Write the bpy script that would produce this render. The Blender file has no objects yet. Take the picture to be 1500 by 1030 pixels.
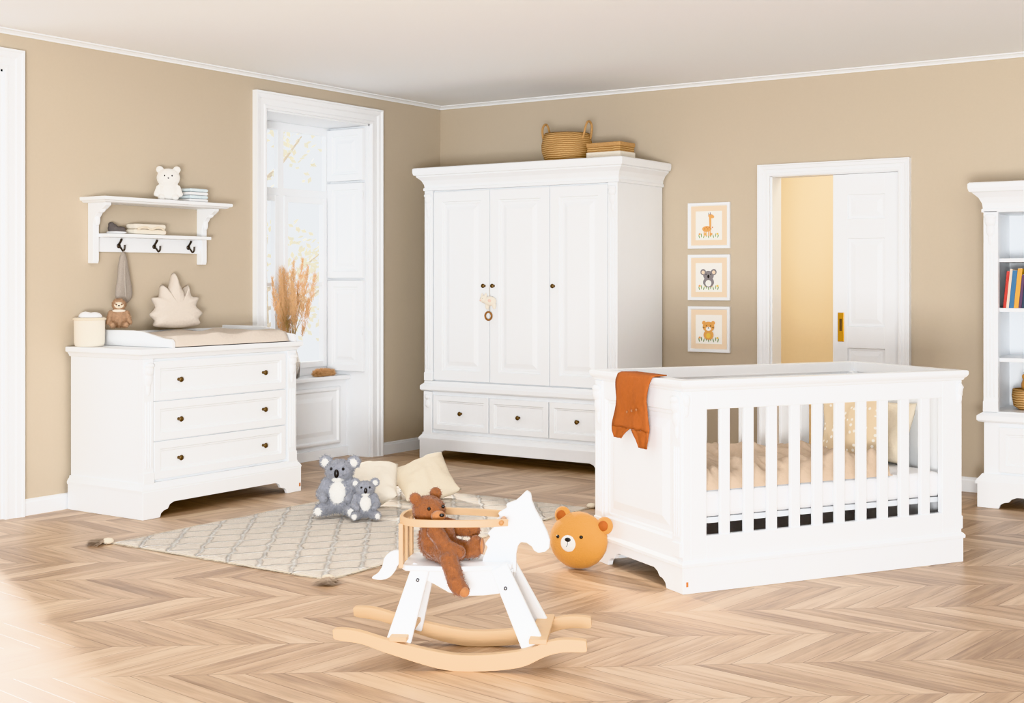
import bpy, bmesh, math, random
from mathutils import Vector, Matrix, Euler, noise
random.seed(7)
SC=bpy.context.scene
COL=SC.collection
pi=math.pi

# ---------------------------------------------------------------- materials
class NT:
    def __init__(s,m):
        m.use_nodes=True; s.m=m; s.t=m.node_tree; s.n=s.t.nodes; s.l=s.t.links
        s.b=s.n.get('Principled BSDF')
    def new(s,typ): return s.n.new(typ)
    def put(s,sock,v):
        if isinstance(v,bpy.types.NodeSocket): s.l.new(v,sock)
        else: sock.default_value=v
    def M(s,op,a,b=None,c=None,clamp=False):
        n=s.new('ShaderNodeMath'); n.operation=op; n.use_clamp=clamp
        s.put(n.inputs[0],a)
        if b is not None: s.put(n.inputs[1],b)
        if c is not None: s.put(n.inputs[2],c)
        return n.outputs[0]
    def mix(s,f,a,b):
        n=s.new('ShaderNodeMix'); n.data_type='RGBA'
        s.put(n.inputs[0],f); s.put(n.inputs[6],a); s.put(n.inputs[7],b)
        return n.outputs[2]
    def noise(s,vec,scale,detail=3,rough=.5):
        n=s.new('ShaderNodeTexNoise'); n.inputs['Scale'].default_value=scale
        n.inputs['Detail'].default_value=detail; n.inputs['Roughness'].default_value=rough
        if vec is not None: s.l.new(vec,n.inputs['Vector'])
        return n.outputs['Fac']
    def bump(s,h,strength=.2,dist=.01):
        n=s.new('ShaderNodeBump'); n.inputs['Strength'].default_value=strength
        n.inputs['Distance'].default_value=dist; s.l.new(h,n.inputs['Height'])
        s.l.new(n.outputs[0],s.b.inputs['Normal'])
def c4(c): return (c[0],c[1],c[2],1)
def srgb(r,g,b):
    f=lambda v:(v/255/12.92) if v/255<=.04045 else ((v/255+.055)/1.055)**2.4
    return (f(r),f(g),f(b))
def mat(name,col,rough=.5,nscale=30,var=.06,bump=.1,dist=.002,metal=0,sheen=0,stretch=None,alpha=None,trans=0):
    m=bpy.data.materials.new(name); k=NT(m)
    tc=k.new('ShaderNodeTexCoord'); vec=tc.outputs['Object']
    if stretch:
        mp=k.new('ShaderNodeMapping'); mp.inputs['Scale'].default_value=stretch
        k.l.new(vec,mp.inputs['Vector']); vec=mp.outputs[0]
    nz=k.noise(vec,nscale)
    dark=tuple(c*(1-var) for c in col); lite=tuple(min(1,c*(1+var)) for c in col)
    k.put(k.b.inputs['Base Color'],k.mix(nz,c4(dark),c4(lite)))
    k.b.inputs['Roughness'].default_value=rough; k.b.inputs['Metallic'].default_value=metal
    if sheen:
        k.b.inputs['Sheen Weight'].default_value=sheen
    if trans: k.b.inputs['Transmission Weight'].default_value=trans
    if bump: k.bump(nz,bump,dist)
    return m
WHITE=mat('white_lacquer',(.84,.86,.88),.38,60,.012,.03,.001,stretch=(1,1,.15))
TRIM=mat('trim_white',(.84,.86,.88),.4,40,.01,.02,.001)
CEIL=mat('ceiling_paint',(.91,.93,.95),.9,80,.01,.05,.001)
WALL=mat('wall_tan_paint',srgb(190,176,156),.85,60,.02,.06,.001)
CREAMW=mat('next_room_cream',srgb(248,232,198),.9,40,.02,.05,.001)
BRASS=mat('aged_brass',srgb(110,88,60),.35,40,.2,.1,.001,metal=.9)
GOLD=mat('polished_brass',srgb(200,150,60),.3,40,.1,.05,.001,metal=1)
IRON=mat('dark_hook_metal',srgb(76,70,64),.4,40,.1,.05,.001,metal=.8)
PLY=mat('beech_plywood',srgb(220,184,142),.45,14,.16,.08,.001,stretch=(1,6,12))
PLYE=mat('plywood_edge',srgb(176,128,82),.5,10,.25,.1,.001,stretch=(1,40,40))
BEAR=mat('bear_brown',srgb(124,75,43),.95,60,.3,.8,.01,sheen=.2)
BEARL=mat('bear_muzzle',srgb(156,104,64),.95,60,.2,.8,.01,sheen=.2)
KGREY=mat('koala_grey',srgb(138,140,148),.95,70,.25,.8,.01,sheen=.3)
KWHITE=mat('plush_white',srgb(238,236,232),.95,70,.08,.6,.01,sheen=.3)
BLACK=mat('plush_black',srgb(25,22,22),.35,30,.1,.1,.001)
MUST=mat('mustard_knit',srgb(198,141,70),.9,160,.12,.6,.004,sheen=.2)
CREAM=mat('cream_cotton',srgb(238,230,216),.9,60,.06,.4,.004)
CREAM2=mat('cream_linen',srgb(229,217,196),.9,90,.08,.4,.004)
BEIGE=mat('beige_muslin',srgb(212,201,189),.9,70,.1,.5,.004)
TAUPE=mat('taupe_blanket',srgb(192,171,150),.92,50,.08,.5,.005)
SHEET=mat('white_sheet',(.85,.85,.86),.85,60,.02,.2,.003)
RUST=mat('rust_jersey',srgb(156,86,40),.9,60,.14,.4,.004)
GREYK=mat('grey_knit',srgb(160,150,140),.95,200,.2,.7,.004)
DGREY=mat('charcoal_felt',srgb(92,86,84),.9,90,.15,.4,.003)
STRAW=mat('seagrass',srgb(192,150,100),.85,60,.3,.9,.006,stretch=(1,1,4))
STRAWD=mat('seagrass_dark',srgb(150,105,60),.85,60,.3,.9,.006)
PAMP=mat('pampas',srgb(214,174,132),.95,50,.2,.2,.004)
STEM=mat('dry_stem',srgb(184,156,110),.8,30,.2,.2,.002)
SLOTH=mat('sloth_brown',srgb(162,130,104),.95,60,.25,.8,.01)
PINK=mat('blush_cotton',srgb(236,206,190),.9,60,.08,.3,.003)
WOODT=mat('small_tag_leather',srgb(190,120,60),.6,60,.1,.1,.001)
MUSLIN=mat('blue_white_muslin',srgb(208,220,224),.9,60,.08,.4,.003)
BOLT=mat('steel_bolt',srgb(120,120,122),.35,30,.1,.05,.001,metal=.9)

def floor_mat():
    m=bpy.data.materials.new('chevron_oak'); k=NT(m)
    g=k.new('ShaderNodeNewGeometry'); sp=k.new('ShaderNodeSeparateXYZ'); k.l.new(g.outputs['Position'],sp.inputs[0])
    x,y=sp.outputs[0],sp.outputs[1]
    A=math.radians(34.2+4); ca,sa=math.cos(A),math.sin(A)
    s=k.M('ADD',k.M('MULTIPLY',x,ca),k.M('MULTIPLY',y,sa))
    t=k.M('ADD',k.M('ADD',k.M('MULTIPLY',x,-sa),k.M('MULTIPLY',y,ca)),100.0)
    W=.36; p=.125
    tw=k.M('DIVIDE',t,W); kk=k.M('FLOOR',tw); fr=k.M('SUBTRACT',tw,kk)
    pp=k.M('PINGPONG',t,W)
    v=k.M('ADD',s,k.M('MULTIPLY',pp,1.0))
    vp=k.M('DIVIDE',v,p); ii=k.M('FLOOR',vp); fv=k.M('SUBTRACT',vp,ii)
    cb=k.new('ShaderNodeCombineXYZ'); k.l.new(kk,cb.inputs[0]); k.l.new(ii,cb.inputs[1])
    wn=k.new('ShaderNodeTexWhiteNoise'); wn.noise_dimensions='3D'; k.l.new(cb.outputs[0],wn.inputs['Vector'])
    rnd=wn.outputs['Value']
    gc=k.new('ShaderNodeCombineXYZ')
    k.l.new(k.M('MULTIPLY',pp,2.2),gc.inputs[0]); k.l.new(k.M('MULTIPLY',v,34.0),gc.inputs[1]); k.l.new(k.M('MULTIPLY',rnd,37.0),gc.inputs[2])
    g1=k.noise(gc.outputs[0],1.0,6,.65)
    gc2=k.new('ShaderNodeCombineXYZ')
    k.l.new(k.M('MULTIPLY',pp,2.4),gc2.inputs[0]); k.l.new(k.M('MULTIPLY',v,9.0),gc2.inputs[1]); k.l.new(k.M('MULTIPLY',rnd,91.0),gc2.inputs[2])
    g2=k.noise(gc2.outputs[0],1.5,4,.6)
    cr=k.new('ShaderNodeValToRGB'); e=cr.color_ramp.elements
    e[0].position=.32; e[0].color=c4(srgb(140,109,83)); e[1].position=.72; e[1].color=c4(srgb(216,191,163))
    e2_=cr.color_ramp.elements.new(.52); e2_.color=c4(srgb(187,156,126))
    f=k.M('ADD',k.M('ADD',k.M('MULTIPLY',g1,.42),k.M('MULTIPLY',g2,.42)),k.M('MULTIPLY',rnd,.20))
    k.l.new(f,cr.inputs[0])
    e1=k.M('MINIMUM',fv,k.M('SUBTRACT',1.0,fv)); e2=k.M('MINIMUM',fr,k.M('SUBTRACT',1.0,fr))
    d=k.M('MINIMUM',k.M('MULTIPLY',e1,p*.7),k.M('MULTIPLY',e2,W))
    seam=k.M('DIVIDE',d,.0022,clamp=True)
    col=k.mix(seam,c4(srgb(124,96,72)),cr.outputs[0])
    k.l.new(col,k.b.inputs['Base Color'])
    k.put(k.b.inputs['Roughness'],k.M('ADD',.32,k.M('MULTIPLY',g1,.15)))
    k.bump(k.M('ADD',seam,k.M('MULTIPLY',g1,.25)),.25,.002)
    return m
def rug_mat():
    m=bpy.data.materials.new('rug_cream_diamond'); k=NT(m)
    tc=k.new('ShaderNodeTexCoord'); sp=k.new('ShaderNodeSeparateXYZ'); k.l.new(tc.outputs['Object'],sp.inputs[0])
    x,y=sp.outputs[0],sp.outputs[1]
    nz=k.noise(tc.outputs['Object'],110,4)
    n2=k.noise(tc.outputs['Object'],26,3)
    wob=k.M('MULTIPLY',k.M('SUBTRACT',k.noise(tc.outputs['Object'],14,2),.5),.05)
    a=k.M('ADD',k.M('ADD',x,k.M('MULTIPLY',y,.8)),wob); b=k.M('ADD',k.M('SUBTRACT',x,k.M('MULTIPLY',y,.8)),wob)
    da=k.M('PINGPONG',a,.10); db=k.M('PINGPONG',b,.10)
    d=k.M('MINIMUM',da,db); line=k.M('SUBTRACT',1.0,k.M('DIVIDE',d,.018,clamp=True),clamp=True)
    flank_shade=k.M('SUBTRACT',1.0,k.M('DIVIDE',d,.034,clamp=True),clamp=True)
    wv=k.M('PINGPONG',k.M('MULTIPLY',y,1.0),.006)
    col=k.mix(k.M('ADD',k.M('MULTIPLY',nz,.6),k.M('MULTIPLY',n2,.4)),c4(srgb(212,199,184)),c4(srgb(248,241,231)))
    col=k.mix(k.M('MULTIPLY',flank_shade,.50),col,c4(srgb(186,169,150)))  # relief shading of the raised weave, put into colour as darker flanks
    col=k.mix(line,col,c4(srgb(253,250,245)))
    k.l.new(col,k.b.inputs['Base Color']); k.b.inputs['Roughness'].default_value=.95
    k.bump(k.M('ADD',k.M('ADD',k.M('MULTIPLY',line,1.8),nz),k.M('MULTIPLY',wv,60.0)),1.0,.012)
    return m
def weave_mat(name,c1,c2,sc=60):
    m=bpy.data.materials.new(name); k=NT(m)
    tc=k.new('ShaderNodeTexCoord')
    w=k.new('ShaderNodeTexWave'); w.wave_type='BANDS'; w.bands_direction='Z'; w.inputs['Scale'].default_value=sc; w.inputs['Distortion'].default_value=2; w.inputs['Detail'].default_value=2
    k.l.new(tc.outputs['Object'],w.inputs['Vector'])
    k.put(k.b.inputs['Base Color'],k.mix(w.outputs['Fac'],c4(c1),c4(c2))); k.b.inputs['Roughness'].default_value=.85
    k.bump(w.outputs['Fac'],.8,.006)
    return m
def dots_mat():
    m=bpy.data.materials.new('dotted_cotton'); k=NT(m)
    tc=k.new('ShaderNodeTexCoord'); v=k.new('ShaderNodeTexVoronoi'); v.inputs['Scale'].default_value=34; v.inputs['Randomness'].default_value=.35
    k.l.new(tc.outputs['Object'],v.inputs['Vector'])
    f=k.M('LESS_THAN',v.outputs['Distance'],.26)
    k.put(k.b.inputs['Base Color'],k.mix(f,c4(srgb(224,203,172)),c4(srgb(252,246,236)))); k.b.inputs['Roughness'].default_value=.9
    return m
FLOOR=floor_mat(); RUG=rug_mat(); BASK=weave_mat('basket_weave',srgb(160,118,72),srgb(214,174,120),22); DOTS=dots_mat()

# ---------------------------------------------------------------- mesh helpers
def empty(name,loc=(0,0,0),rz=0,rx=0,ry=0):
    o=bpy.data.objects.new(name,None); o.empty_display_size=.1
    o.location=loc; o.rotation_euler=(rx,ry,rz); COL.objects.link(o); return o
def mk(name,vs,fs,m,parent=None,smooth=False,bevel=0,seg=2):
    me=bpy.data.meshes.new(name); me.from_pydata([tuple(v) for v in vs],[],fs)
    bm=bmesh.new(); bm.from_mesh(me); bmesh.ops.recalc_face_normals(bm,faces=bm.faces); bm.to_mesh(me); bm.free()
    if smooth:
        for p in me.polygons: p.use_smooth=True
    o=bpy.data.objects.new(name,me); COL.objects.link(o)
    if m: me.materials.append(m)
    if parent: o.parent=parent
    if bevel:
        b=o.modifiers.new('bevel','BEVEL'); b.width=bevel; b.segments=seg; b.limit_method='ANGLE'; b.angle_limit=math.radians(35)
    return o
def drop(e,z):
    bpy.context.view_layer.update()
    lo=min((o.matrix_world@v.co).z for o in e.children for v in o.data.vertices)
    M=e.matrix_world.copy(); M.translation.z+=z-lo; e.matrix_world=M
BF=[(0,1,2,3),(4,7,6,5),(0,4,5,1),(1,5,6,2),(2,6,7,3),(3,7,4,0)]
def bv(x0,x1,y0,y1,z0,z1): return [(x0,y0,z0),(x1,y0,z0),(x1,y1,z0),(x0,y1,z0),(x0,y0,z1),(x1,y0,z1),(x1,y1,z1),(x0,y1,z1)]
def box(name,p,x0,x1,y0,y1,z0,z1,m,bevel=.003): return mk(name,bv(x0,x1,y0,y1,z0,z1),BF,m,p,bevel=bevel)
def boxes(name,p,lst,m,bevel=.003):
    vs=[];fs=[]
    for i_,b in enumerate(lst):
        n=len(vs); e=.00025*i_ if bevel else 0
        vs+=bv(b[0]-e,b[1]+e,b[2]-e,b[3]+e,b[4]-e if b[4]>.02 else b[4],b[5]+e); fs+=[tuple(i+n for i in f) for f in BF]
    return mk(name,vs,fs,m,p,bevel=bevel)
def rpanel(name,p,x0,x1,z0,z1,y,rings,m,back=.02):
    vs=[];fs=[]
    L=[(0,back)]+rings
    for ins,dy in L:
        vs+=[(x0+ins,y+dy,z0+ins),(x1-ins,y+dy,z0+ins),(x1-ins,y+dy,z1-ins),(x0+ins,y+dy,z1-ins)]
    for i in range(len(L)-1):
        a=4*i;b=a+4
        for j in range(4): fs.append((a+j,a+(j+1)%4,b+(j+1)%4,b+j))
    fs.append((0,1,2,3)); n=4*(len(L)-1); fs.append((n,n+1,n+2,n+3))
    return mk(name,vs,fs,m,p)
def loft(name,p,x0,x1,y0,y1,prof,m,allsides=False):
    vs=[];fs=[]
    for off,z in prof:
        yb=y1+off if allsides else y1
        vs+=[(x0-off,y0-off,z),(x1+off,y0-off,z),(x1+off,yb,z),(x0-off,yb,z)]
    for i in range(len(prof)-1):
        a=4*i;b=a+4
        for j in range(4): fs.append((a+j,a+(j+1)%4,b+(j+1)%4,b+j))
    fs.append((0,1,2,3)); n=4*(len(prof)-1); fs.append((n,n+1,n+2,n+3))
    return mk(name,vs,fs,m,p)
def poly(name,p,pts,a0,a1,m,plane='xz',bevel=.003,smooth=False):
    def q(u,v,a):
        return (u,a,v) if plane=='xz' else ((a,u,v) if plane=='yz' else (u,v,a))
    n=len(pts); vs=[q(u,v,a0) for u,v in pts]+[q(u,v,a1) for u,v in pts]
    fs=[tuple(range(n)),tuple(range(2*n-1,n-1,-1))]+[(i,(i+1)%n,(i+1)%n+n,i+n) for i in range(n)]
    return mk(name,vs,fs,m,p,bevel=bevel)
def spline(pts,n=6,closed=False):
    P=[Vector(q) for q in pts]; out=[]; N=len(P)
    rng=range(N) if closed else range(N-1)
    for i in rng:
        if closed: a,b,c,d=P[(i-1)%N],P[i],P[(i+1)%N],P[(i+2)%N]
        else: a,b,c,d=P[max(i-1,0)],P[i],P[i+1],P[min(i+2,N-1)]
        for j in range(n):
            t=j/n
            out.append(.5*((2*b)+(c-a)*t+(2*a-5*b+4*c-d)*t*t+(3*b-a-3*c+d)*t**3))
    if not closed: out.append(P[-1])
    return out
def tube(name,p,pts,r,m,n=6,seg=8,closed=False):
    P=spline(pts,n,closed); N=len(P); vs=[];fs=[]
    up=Vector((0,0,1)); prev=None
    for i,c in enumerate(P):
        t=(P[(i+1)%N]-P[i-1]) if closed else (P[min(i+1,N-1)]-P[max(i-1,0)])
        t.normalize()
        if prev is None:
            a=t.cross(up)
            if a.length<.1: a=t.cross(Vector((1,0,0)))
        else: a=prev-t*prev.dot(t)
        a.normalize(); prev=a; b=t.cross(a)
        rr=r
        if isinstance(r,(list,tuple)):
            f=i/(N-1)*(len(r)-1); k=min(int(f),len(r)-2); rr=r[k]+(r[k+1]-r[k])*(f-k)
        for j in range(seg):
            an=2*pi*j/seg; vs.append(c+a*math.cos(an)*rr+b*math.sin(an)*rr)
    M=N if closed else N-1
    for i in range(M):
        for j in range(seg):
            fs.append((i*seg+j,i*seg+(j+1)%seg,((i+1)%N)*seg+(j+1)%seg,((i+1)%N)*seg+j))
    if not closed: fs.append(tuple(range(seg))); fs.append(tuple(range((N-1)*seg,N*seg)))
    return mk(name,vs,fs,m,p,smooth=True)
def lathe(name,p,prof,loc,m,axis='z',seg=24):
    vs=[];fs=[]
    for r,z in prof:
        for j in range(seg):
            a=2*pi*j/seg; q=(r*math.cos(a),r*math.sin(a),z)
            if axis=='y': q=(q[0],-q[2],q[1])
            vs.append((q[0]+loc[0],q[1]+loc[1],q[2]+loc[2]))
    for i in range(len(prof)-1):
        for j in range(seg):
            fs.append((i*seg+j,i*seg+(j+1)%seg,(i+1)*seg+(j+1)%seg,(i+1)*seg+j))
    fs.append(tuple(range(seg))); fs.append(tuple(range((len(prof)-1)*seg,len(prof)*seg)))
    return mk(name,vs,fs,m,p,smooth=True)
def ell(c,r,e=(0,0,0)): return (Vector(c),Vector(r),Euler(e))
def chain(p0,p1,r0,r1,n=5):
    p0=Vector(p0);p1=Vector(p1)
    return [ell(p0.lerp(p1,i/(n-1)),[r0+(r1-r0)*i/(n-1)]*3) for i in range(n)]
def plush(name,p,ells,m,voxel=.006,fur=0,flen=.01,sm=6,furmat=None):
    bm=bmesh.new()
    for c,r,e in ells:
        Mx=Matrix.Translation(c)@e.to_matrix().to_4x4()@Matrix.Diagonal((r.x,r.y,r.z,1))
        bmesh.ops.create_icosphere(bm,subdivisions=3,radius=1,matrix=Mx)
    me=bpy.data.meshes.new(name); bm.to_mesh(me); bm.free()
    for q in me.polygons: q.use_smooth=True
    me.materials.append(m)
    o=bpy.data.objects.new(name,me); COL.objects.link(o); o.parent=p
    if voxel:
        rm=o.modifiers.new('r','REMESH'); rm.mode='VOXEL'; rm.voxel_size=voxel; rm.use_smooth_shade=True
        s=o.modifiers.new('s','SMOOTH'); s.iterations=sm; s.factor=.5
    if fur:
        vs=[];fs=[]
        inv=[(c,r,e.to_matrix().inverted()) for c,r,e in ells]
        ar=[r.x*r.y+r.y*r.z+r.x*r.z for c,r,e in ells]; tot=sum(ar)
        for k,(c,r,e) in enumerate(ells):
            R=e.to_matrix()
            for _ in range(int(fur*ar[k]/tot)):
                d=Vector((random.gauss(0,1),random.gauss(0,1),random.gauss(0,1))).normalized()
                pt=c+R@Vector((d.x*r.x,d.y*r.y,d.z*r.z))
                if any(j!=k and (lambda q:(q.x/s.x)**2+(q.y/s.y)**2+(q.z/s.z)**2)(I@(pt-cc))<.95 for j,(cc,s,I) in enumerate(inv)): continue
                nn=(R@Vector((d.x/r.x,d.y/r.y,d.z/r.z))).normalized()
                dr=(nn+Vector((random.gauss(0,.4),random.gauss(0,.4),random.gauss(0,.4)-.3))).normalized()
                s=dr.orthogonal().normalized(); s=Matrix.Rotation(random.random()*6.28,3,dr)@s
                w=flen*.13; base=pt-nn*.003; n0=len(vs)
                vs+= [base-s*w,base+s*w,base+dr*(flen*random.uniform(.7,1.3)+.003)]; fs.append((n0,n0+1,n0+2))
        mk('fur',vs,fs,furmat or m,p)
    return o
def cushion(name,p,w,h,t,m,n=24,pinch=.06,seed=0):
    vs=[];fs=[]
    for side in (1,-1):
        for i in range(n+1):
            for j in range(n+1):
                u=2*i/n-1;v=2*j/n-1
                k=((1-abs(u)**2.6)*(1-abs(v)**2.6))
                z=side*t*.5*max(k,0)**.5
                x=u*w/2*(1-pinch*(1-abs(v)**2)*abs(u)**3); y=v*h/2*(1-pinch*(1-abs(u)**2)*abs(v)**3)
                z+=noise.noise(Vector((x*9+seed,y*9,side*3)))*t*.22*max(k,0)+noise.noise(Vector((x*22+seed,y*22,side*3)))*t*.09*max(k,0)**.5
                z+=.02*math.sin((u-v)*2.2+seed)*1.0
                vs.append(Vector((x,y,z)))
    N=(n+1)*(n+1)
    for s in (0,1):
        for i in range(n):
            for j in range(n):
                a=s*N+i*(n+1)+j; fs.append((a,a+1,a+n+2,a+n+1))
    o=mk(name,vs,fs,m,p,smooth=True)
    bm=bmesh.new(); bm.from_mesh(o.data); bmesh.ops.remove_doubles(bm,verts=bm.verts,dist=.0004); bmesh.ops.recalc_face_normals(bm,faces=bm.faces); bm.to_mesh(o.data); bm.free()
    for q in o.data.polygons: q.use_smooth=True
    return o
def inflate(name,p,pts,cx,cz,t,m,y=0):
    vs=[];fs=[]; n=len(pts)
    R=[(1,0),(.96,.45),(.85,.8),(.6,1),(.3,1.08)]
    for sgn in (1,-1):
        base=len(vs)
        for s,d in R:
            for (a,b) in pts: vs.append((cx+(a-cx)*s,y+sgn*d*t/2,cz+(b-cz)*s))
        vs.append((cx,y+sgn*t*.55,cz)); c=len(vs)-1
        for i in range(len(R)-1):
            for j in range(n): fs.append((base+i*n+j,base+i*n+(j+1)%n,base+(i+1)*n+(j+1)%n,base+(i+1)*n+j))
        for j in range(n): fs.append((base+(len(R)-1)*n+j,base+(len(R)-1)*n+(j+1)%n,c))
    o=mk(name,vs,fs,m,p,smooth=True)
    bm=bmesh.new(); bm.from_mesh(o.data); bmesh.ops.remove_doubles(bm,verts=bm.verts,dist=.0003); bmesh.ops.recalc_face_normals(bm,faces=bm.faces); bm.to_mesh(o.data); bm.free()
    return o
def knob(p,x,y,z,s=1,m=None):
    lathe('knob',p,[(.009*s,-.001),(.009*s,.003),(.005*s,.006),(.005*s,.014),(.013*s,.018),(.016*s,.024),(.013*s,.030),(.001,.033)],(x,y,z),m or BRASS,axis='y',seg=16)
def footpts(x0,x1,z1,f=.12,h=.07):
    a=[(f,0),(f+.008,.022),(f+.03,.036),(f+.055,.04),(f+.07,h-.012),(f+.10,h)]
    L=[(x0,0),(x0,z1),(x1,z1),(x1,0)]
    L+=[(x1-q,w) for q,w in a]+[(x0+q,w) for q,w in reversed(a)]
    return L

# ---------------------------------------------------------------- room shell
H=2.672
box('floor',None,-.5,9,-9.5,3.0,-.1,0,FLOOR,0)
box('ceiling',None,-.6,8.5,-5.4,3.0,H,H+.1,CEIL,0)
OA=(-1.935,-.86); OB=(-5.05,-3.925); OZ=2.45
boxes('wall_left',None,[(-.42,0,-7.2,OB[0],0,H),(-.42,0,OB[0],OB[1],OZ,H),(-.42,0,OB[1],OA[0],0,H),(-.42,0,OA[0],OA[1],OZ,H),(-.42,0,OA[1],.15,0,H)],WALL,0)
DX0,DX1,DZ=2.785,3.655,1.998
boxes('wall_back',None,[(0,DX0,0,.15,0,H),(DX0,DX1,0,.15,DZ,H),(DX1,8.5,0,.15,0,H)],WALL,0)
boxes('wall_next_room',None,[(1.2,5.2,1.6,1.7,0,H),(1.2,1.3,.15,1.6,0,H),(5.1,5.2,.15,1.6,0,H)],CREAMW,0)
def run(name,segs,prof,m,axis):
    vs=[];fs=[]
    for a,b in segs:
        n=len(vs)
        for t in (a,b):
            for pr,z in prof: vs.append((pr,t,z) if axis=='x' else (t,-pr,z))
        k=len(prof)
        for i in range(k): fs.append((n+i,n+(i+1)%k,n+k+(i+1)%k,n+k+i))
        fs.append(tuple(range(n,n+k))); fs.append(tuple(range(n+k,n+2*k)))
    return mk(name,vs,fs,m)
BB=[(0,0),(.018,0),(.018,.07),(.014,.076),(.014,.084),(.006,.09),(0,.09)]
run('baseboard_left',[(-7.2,OB[0]-.115),(OB[1]+.115,OA[0]-.115),(OA[1]+.115,0)],BB,TRIM,'x')
run('baseboard_back',[(0,DX0-.09),(DX1+.07,8.5)],BB,TRIM,'y')
CR=[(0,H),(.04,H),(.04,H-.006),(.026,H-.010),(.012,H-.020),(.01,H-.026),(0,H-.026)]
run('trim_1',[(-5.4,0)],CR,TRIM,'x'); run('trim_2',[(0,8.5)],CR,TRIM,'y')
def casing(name,axis,a0,a1,zt,w):
    prof=[(0,0),(0,.022),(.008,.026),(.02,.026),(.026,.020),(w*.55,.022),(w*.62,.030),(w*.85,.034),(w*.9,.042),(w,.042),(w,0)]
    vs=[];fs=[]; k=len(prof)
    for st in range(4):
        for d,pr in prof:
            a,z=[(a0-d,0),(a0-d,zt+d),(a1+d,zt+d),(a1+d,0)][st]
            vs.append((pr,a,z) if axis=='x' else (a,-pr,z))
    for st in range(3):
        for i in range(k): fs.append((st*k+i,st*k+(i+1)%k,(st+1)*k+(i+1)%k,(st+1)*k+i))
    fs.append(tuple(range(k))); fs.append(tuple(range(3*k,4*k)))
    return mk(name,vs,fs,TRIM)
casing('trim_3','x',OA[0],OA[1],OZ,.112)
casing('trim_4','x',OB[0],OB[1],OZ,.112)
casing('trim_5','y',DX0,DX1,DZ,.078)

def window(name,y0,y1,sill=.60):
    w=empty(name,(0,0,0))
    boxes('reveal_lining',w,[(-.42,0,y0,y0+.012,0,OZ),(-.42,0,y1-.012,y1,0,OZ),(-.42,0,y0,y1,OZ-.012,OZ)],TRIM,0)
    if sill:
        box('sill',w,-.42,-.17,y0+.012,y1-.012,sill-.03,sill,TRIM,.006)
        box('apron',w,-.42,-.215,y0+.012,y1-.012,0,sill-.03,TRIM,.002)
        e=empty('apron_panel',(-.2,y0+.10,0),pi/2); e.parent=w
        rpanel('panel',e,0,(y1-y0)-.2,.10,sill-.08,-.002,[(0,.0),(.012,-.008),(.024,-.008),(.034,.004),(.07,.004),(.10,-.004)],TRIM,.014)
        box('apron_base',w,-.215,-.195,y0+.012,y1-.012,0,.07,TRIM,.003)
    zb=sill if sill else .02
    xa,xb=-.415,-.375; ym=(y0+y1)/2
    L=[(xa,xb,y0+.012,y0+.062,zb,OZ-.012),(xa,xb,y1-.062,y1-.012,zb,OZ-.012),(xa,xb,ym-.03,ym+.03,zb,OZ-.012),
       (xa,xb,y0+.013,y1-.013,zb,zb+.06),(xa,xb,y0+.013,y1-.013,OZ-.07,OZ-.012),(xa,xb,y0+.014,y1-.014,1.91,1.965)]
    boxes('frame',w,L,TRIM,.004)
    L=[]
    for a,b in ((y0+.062,ym-.03),(ym+.03,y1-.062)):
        L+=[(xa+.006,xb+.010,a,a+.035,zb+.06,1.91),(xa+.006,xb+.010,b-.035,b,zb+.06,1.91),(xa+.012,xb-.004,a+.003,b-.003,1.26,1.285),
            (xa+.009,xb+.007,a+.002,b-.002,zb+.06,zb+.1),(xa+.009,xb+.007,a+.002,b-.002,1.87,1.909)]
    boxes('casement',w,L,TRIM,.003)
    lathe('latch',w,[(.001,0),(.008,.004),(.008,.05),(.001,.054)],(xb+.02,ym,1.2),GOLD,seg=10)
    s=empty('shutter',(-.372,y1-.05,0)); s.parent=w
    for (a,b) in ((sill+.03 if sill else .05,1.30),(1.32,2.02),(2.04,OZ-.03)):
        rpanel('shutter_leaf',s,0,.345,a,b,0,[(0,.002),(.002,0),(.045,0),(.052,.010),(.062,.010),(.066,.013),(.08,.013),(.105,.004)],TRIM,.032)
    for z in (.9,1.9): lathe('hinge',s,[(.006,0),(.006,.06)],(.35,-.002,z),TRIM,seg=8)
    return w
window('window_1',*OA); window('window_2',*OB,sill=0)

d=empty('door_1',(0,0,0))
X0,X1=3.20,3.70
L=[(X0,X0+.10,.05,.09,.01,DZ-.004),(3.545,3.65,.05,.09,.01,DZ-.004)]
for a,b in ((.01,.22),(.86,1.0),(1.575,1.70),(1.86,DZ-.005)): L.append((X0+.099,3.546,.0505,.0895,a,b))
boxes('leaf_frame',d,L,TRIM,.003)
for a,b in ((.22,.86),(1.0,1.575),(1.70,1.86)):
    rpanel('leaf_panel',d,X0+.1,3.545,a,b,.052,[(0,0),(.004,.012),(.02,.014),(.024,.012),(.05,.006)],TRIM,.03)
box('handle_plate',d,3.235,3.277,.044,.0495,.90,1.09,GOLD,.002)
box('handle_recess',d,3.247,3.265,.042,.045,.97,1.05,BRASS,.001)
boxes('jamb_lining',d,[(DX0,DX0+.012,0,.15,0,DZ),(DX1-.004,DX1,0,.045,0,DZ),(DX0,DX1,0,.15,DZ-.003,DZ)],TRIM,0)

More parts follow.
